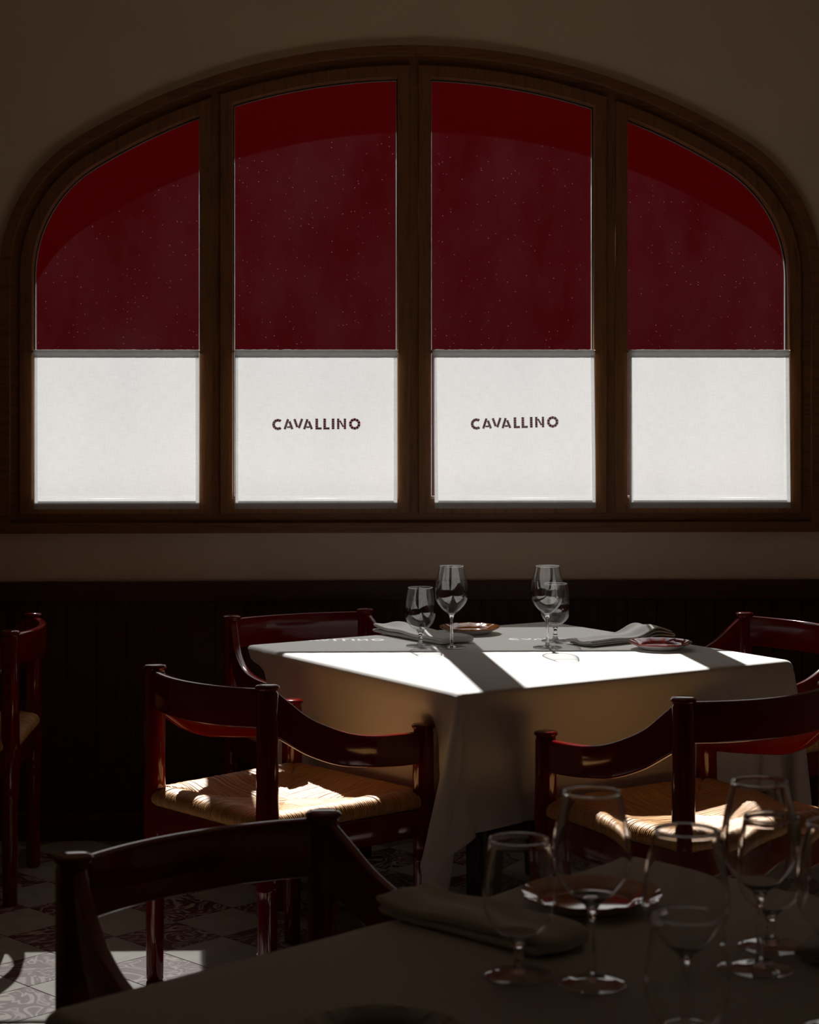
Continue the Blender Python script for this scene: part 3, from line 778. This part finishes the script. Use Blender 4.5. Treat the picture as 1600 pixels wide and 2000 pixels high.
GL = [('wine', .116, 5.22, 'left of the two tall wine glasses on the sunny table', 'far'),
      ('goblet', .030, 5.253, 'short water goblet beside the napkin, leftmost glass on the sunny table', 'far'),
      ('wine', .380, 5.22, 'right of the two tall wine glasses on the sunny table, in front of a goblet', 'far'),
      ('goblet', .413, 5.365, 'short water goblet directly behind the right wine glass on the sunny table', 'far'),
      ('wine', .212, 2.201, 'tall wine glass on the shaded foreground table in front of the amber plate', 'near'),
      ('goblet', .129, 2.234, 'short water goblet over the folded napkin, leftmost glass of the foreground table', 'near'),
      ('wine', .418, 2.26, 'tall wine glass on the foreground table in front of the right chair seat', 'near'),
      ('goblet', .449, 2.353, 'short water goblet seen through the tall glass at right of the foreground table', 'near'),
      ('wine', .2925, 2.004, 'tall wine glass right of the amber plate, its stem seen through the nearest goblet', 'near'),
      ('goblet', .279, 1.900, 'large-looking goblet nearest the camera at the bottom edge of the foreground table', 'near'),
      ('wine', .462, 2.038, 'rightmost wine glass, cut by the right edge of the picture', 'near')]
used = set()
for kind, x, y, lab, where in GL:
    pr = protoW if kind == 'wine' else protoG
    c = pr if kind not in used else copy_tree(pr); used.add(kind)
    c.location = (x, y, ZC); c.rotation_euler = (0, 0, random.uniform(0, 6))
    if where == 'near':          # thick glass seen close up: true refraction
        for ch in c.children:
            if ch.name.startswith('bowl'):
                if kind not in near_bowl:
                    me2 = ch.data.copy(); me2.materials.clear(); me2.materials.append(M_stem); near_bowl[kind] = me2
                ch.data = near_bowl[kind]
    tag(c, lab, 'glass', ('wine glasses on the ' if kind == 'wine' else 'water goblets on the ')+('sunny table' if where == 'far' else 'foreground table'))

# ------------------------------------------------------------------ plates
def make_plate(x, y, r, glaze, label, lobes=14, rot=0.0):
    bm = bmesh.new()
    def fn(a, rr, z):
        k = max(0, (rr/r-0.72)/0.28); s = abs(math.sin(a*lobes/2))**0.8
        return (1-0.03*k*(1-s), 0.0008*k*(1-s))
    prof = [(0, .0005), (r*.56, .0006), (r*.60, 0), (r*.62, .0012), (r*.80, .0095), (r*.985, .0165), (r, .0185), (r*.985, .0200), (r*.80, .0145), (r*.70, .0105), (r*.64, .0065), (r*.58, .0050), (0, .0048)]
    d = prof[:3]+dense(prof[3:7], 8)+dense(prof[6:12], 14)[1:]+prof[12:]
    lathe_bm(bm, d, 140, fn)
    for f in bm.faces:
        cz = f.calc_center_median(); f.material_index = 1 if (cz.z > 0.003 and f.normal.z > 0.0) or cz.z > 0.0155 else 0
    o = from_bm('side_plate', bm, None); o.data.materials.append(M_ceramic); o.data.materials.append(glaze); sharp(o, 60)
    o.location = (x, y, ZC); o.rotation_euler = (0, 0, rot)
    return tag(o, label, 'plate')
make_plate(.177, 5.554, .090, M_amber, 'scalloped amber side plate at the back of the sunny table', rot=.2)
make_plate(.689, 5.200, .087, M_redglaze, 'scalloped dark red side plate near the right corner of the sunny table')
make_plate(.2407, 2.544, .0905, M_amber, 'scalloped amber side plate on the foreground table behind the wine glass', rot=.1)
make_plate(-.032, 1.975, .092, M_darkglaze, 'dark scalloped plate cut by the bottom edge of the picture')

# ------------------------------------------------------------------ napkins
def napkin(x, y, ang, Ln, W, label, layers=4, th=0.0042, lift=0.0, lift_at=0.9, seed=0, rollend=0.0):
    rnd = random.Random(seed); path = []; zc = th*0.55
    for k in range(layers):
        a, b = (-Ln/2, Ln/2) if k % 2 == 0 else (Ln/2, -Ln/2)
        ins = rnd.uniform(0.0, 0.010)
        for q in range(13):
            s = a+(b-a)*q/12*(1-ins)
            path.append((s, zc))
        if k < layers-1:
            rr = th*0.62; nz_ = zc+th*1.06
            sg = 1 if b > 0 else -1
            s_ = path[-1][0]
            for q in (1, 2, 3):
                an = -PI/2+PI*q/4; path.append((s_+sg*rr*1.6*math.cos(an), (zc+nz_)/2+rr*math.sin(an)))
            zc = nz_
    H = zc
    bm = bmesh.new(); rows = []; nw = 12
    for i, (s, z) in enumerate(path):
        row = []
        for j in range(nw+1):
            f = j/nw; yy = (f-0.5)*W
            fr_ = (s+Ln/2)/Ln; k_ = z/H
            lf = lift*math.exp(-((fr_-lift_at)/0.16)**2)*(0.35+0.65*k_)
            re = rollend*math.exp(-(fr_/0.10)**2)*k_
            wv_ = 0.0022*k_*math.sin(9*f+3*fr_+seed)+0.0018*k_*math.sin(14*fr_+seed*2)
            skew = 0.010*(k_-0.5)*(1-fr_)*((j/nw)-0.3)
            yy2 = yy+0.006*math.sin(5*fr_+seed)*k_+skew
            row.append(bm.verts.new((s+0.004*math.sin(6*f+seed+k_), yy2, z+lf+re+wv_)))
        rows.append(row)
    for A, B in zip(rows, rows[1:]):
        for j in range(nw): bm.faces.new((A[j], A[j+1], B[j+1], B[j]))
    bmesh.ops.recalc_face_normals(bm, faces=bm.faces[:])
    o = from_bm('folded_napkin', bm, M_napkin, None, True)
    so = o.modifiers.new('t', 'SOLIDIFY'); so.thickness = th*0.96; so.offset = 0
    sb = o.modifiers.new('s', 'SUBSURF'); sb.levels = 2; sb.render_levels = 2
    o.location = (x, y, ZC+0.0012); o.rotation_euler = (0, 0, ang)
    return tag(o, label, 'napkin', 'folded linen napkins')
def g2(x, y, z): d = FPX*(HC-z)/(y-YH); return ((x-800)/FPX*d, d)
def nap(pl, pr, W, label, **kw):
    a, b = g2(*pl, TZ+.01), g2(*pr, TZ+.01); Ln = math.hypot(b[0]-a[0], b[1]-a[1])
    napkin((a[0]+b[0])/2, (a[1]+b[1])/2, math.atan2(b[1]-a[1], b[0]-a[0]), Ln, W, label, **kw)
nap((752, 1229), (890, 1252), .11, 'folded white napkin with a rolled end behind the goblet on the sunny table', seed=1, rollend=.006, layers=2, th=.010)
nap((1132, 1256), (1293, 1238), .10, 'folded white napkin with a raised end behind the dark red plate', seed=2, lift=.022, lift_at=.80, layers=3, th=.0055)
nap((790, 1764), (1094, 1848), .095, 'folded napkin in shade under the leftmost goblet of the foreground table', seed=4, rollend=.006, layers=2, th=.011)
nap((1585, 1850), (1900, 1900), .10, 'end of a folded napkin at the right edge of the foreground table', seed=6, layers=3, th=.006)
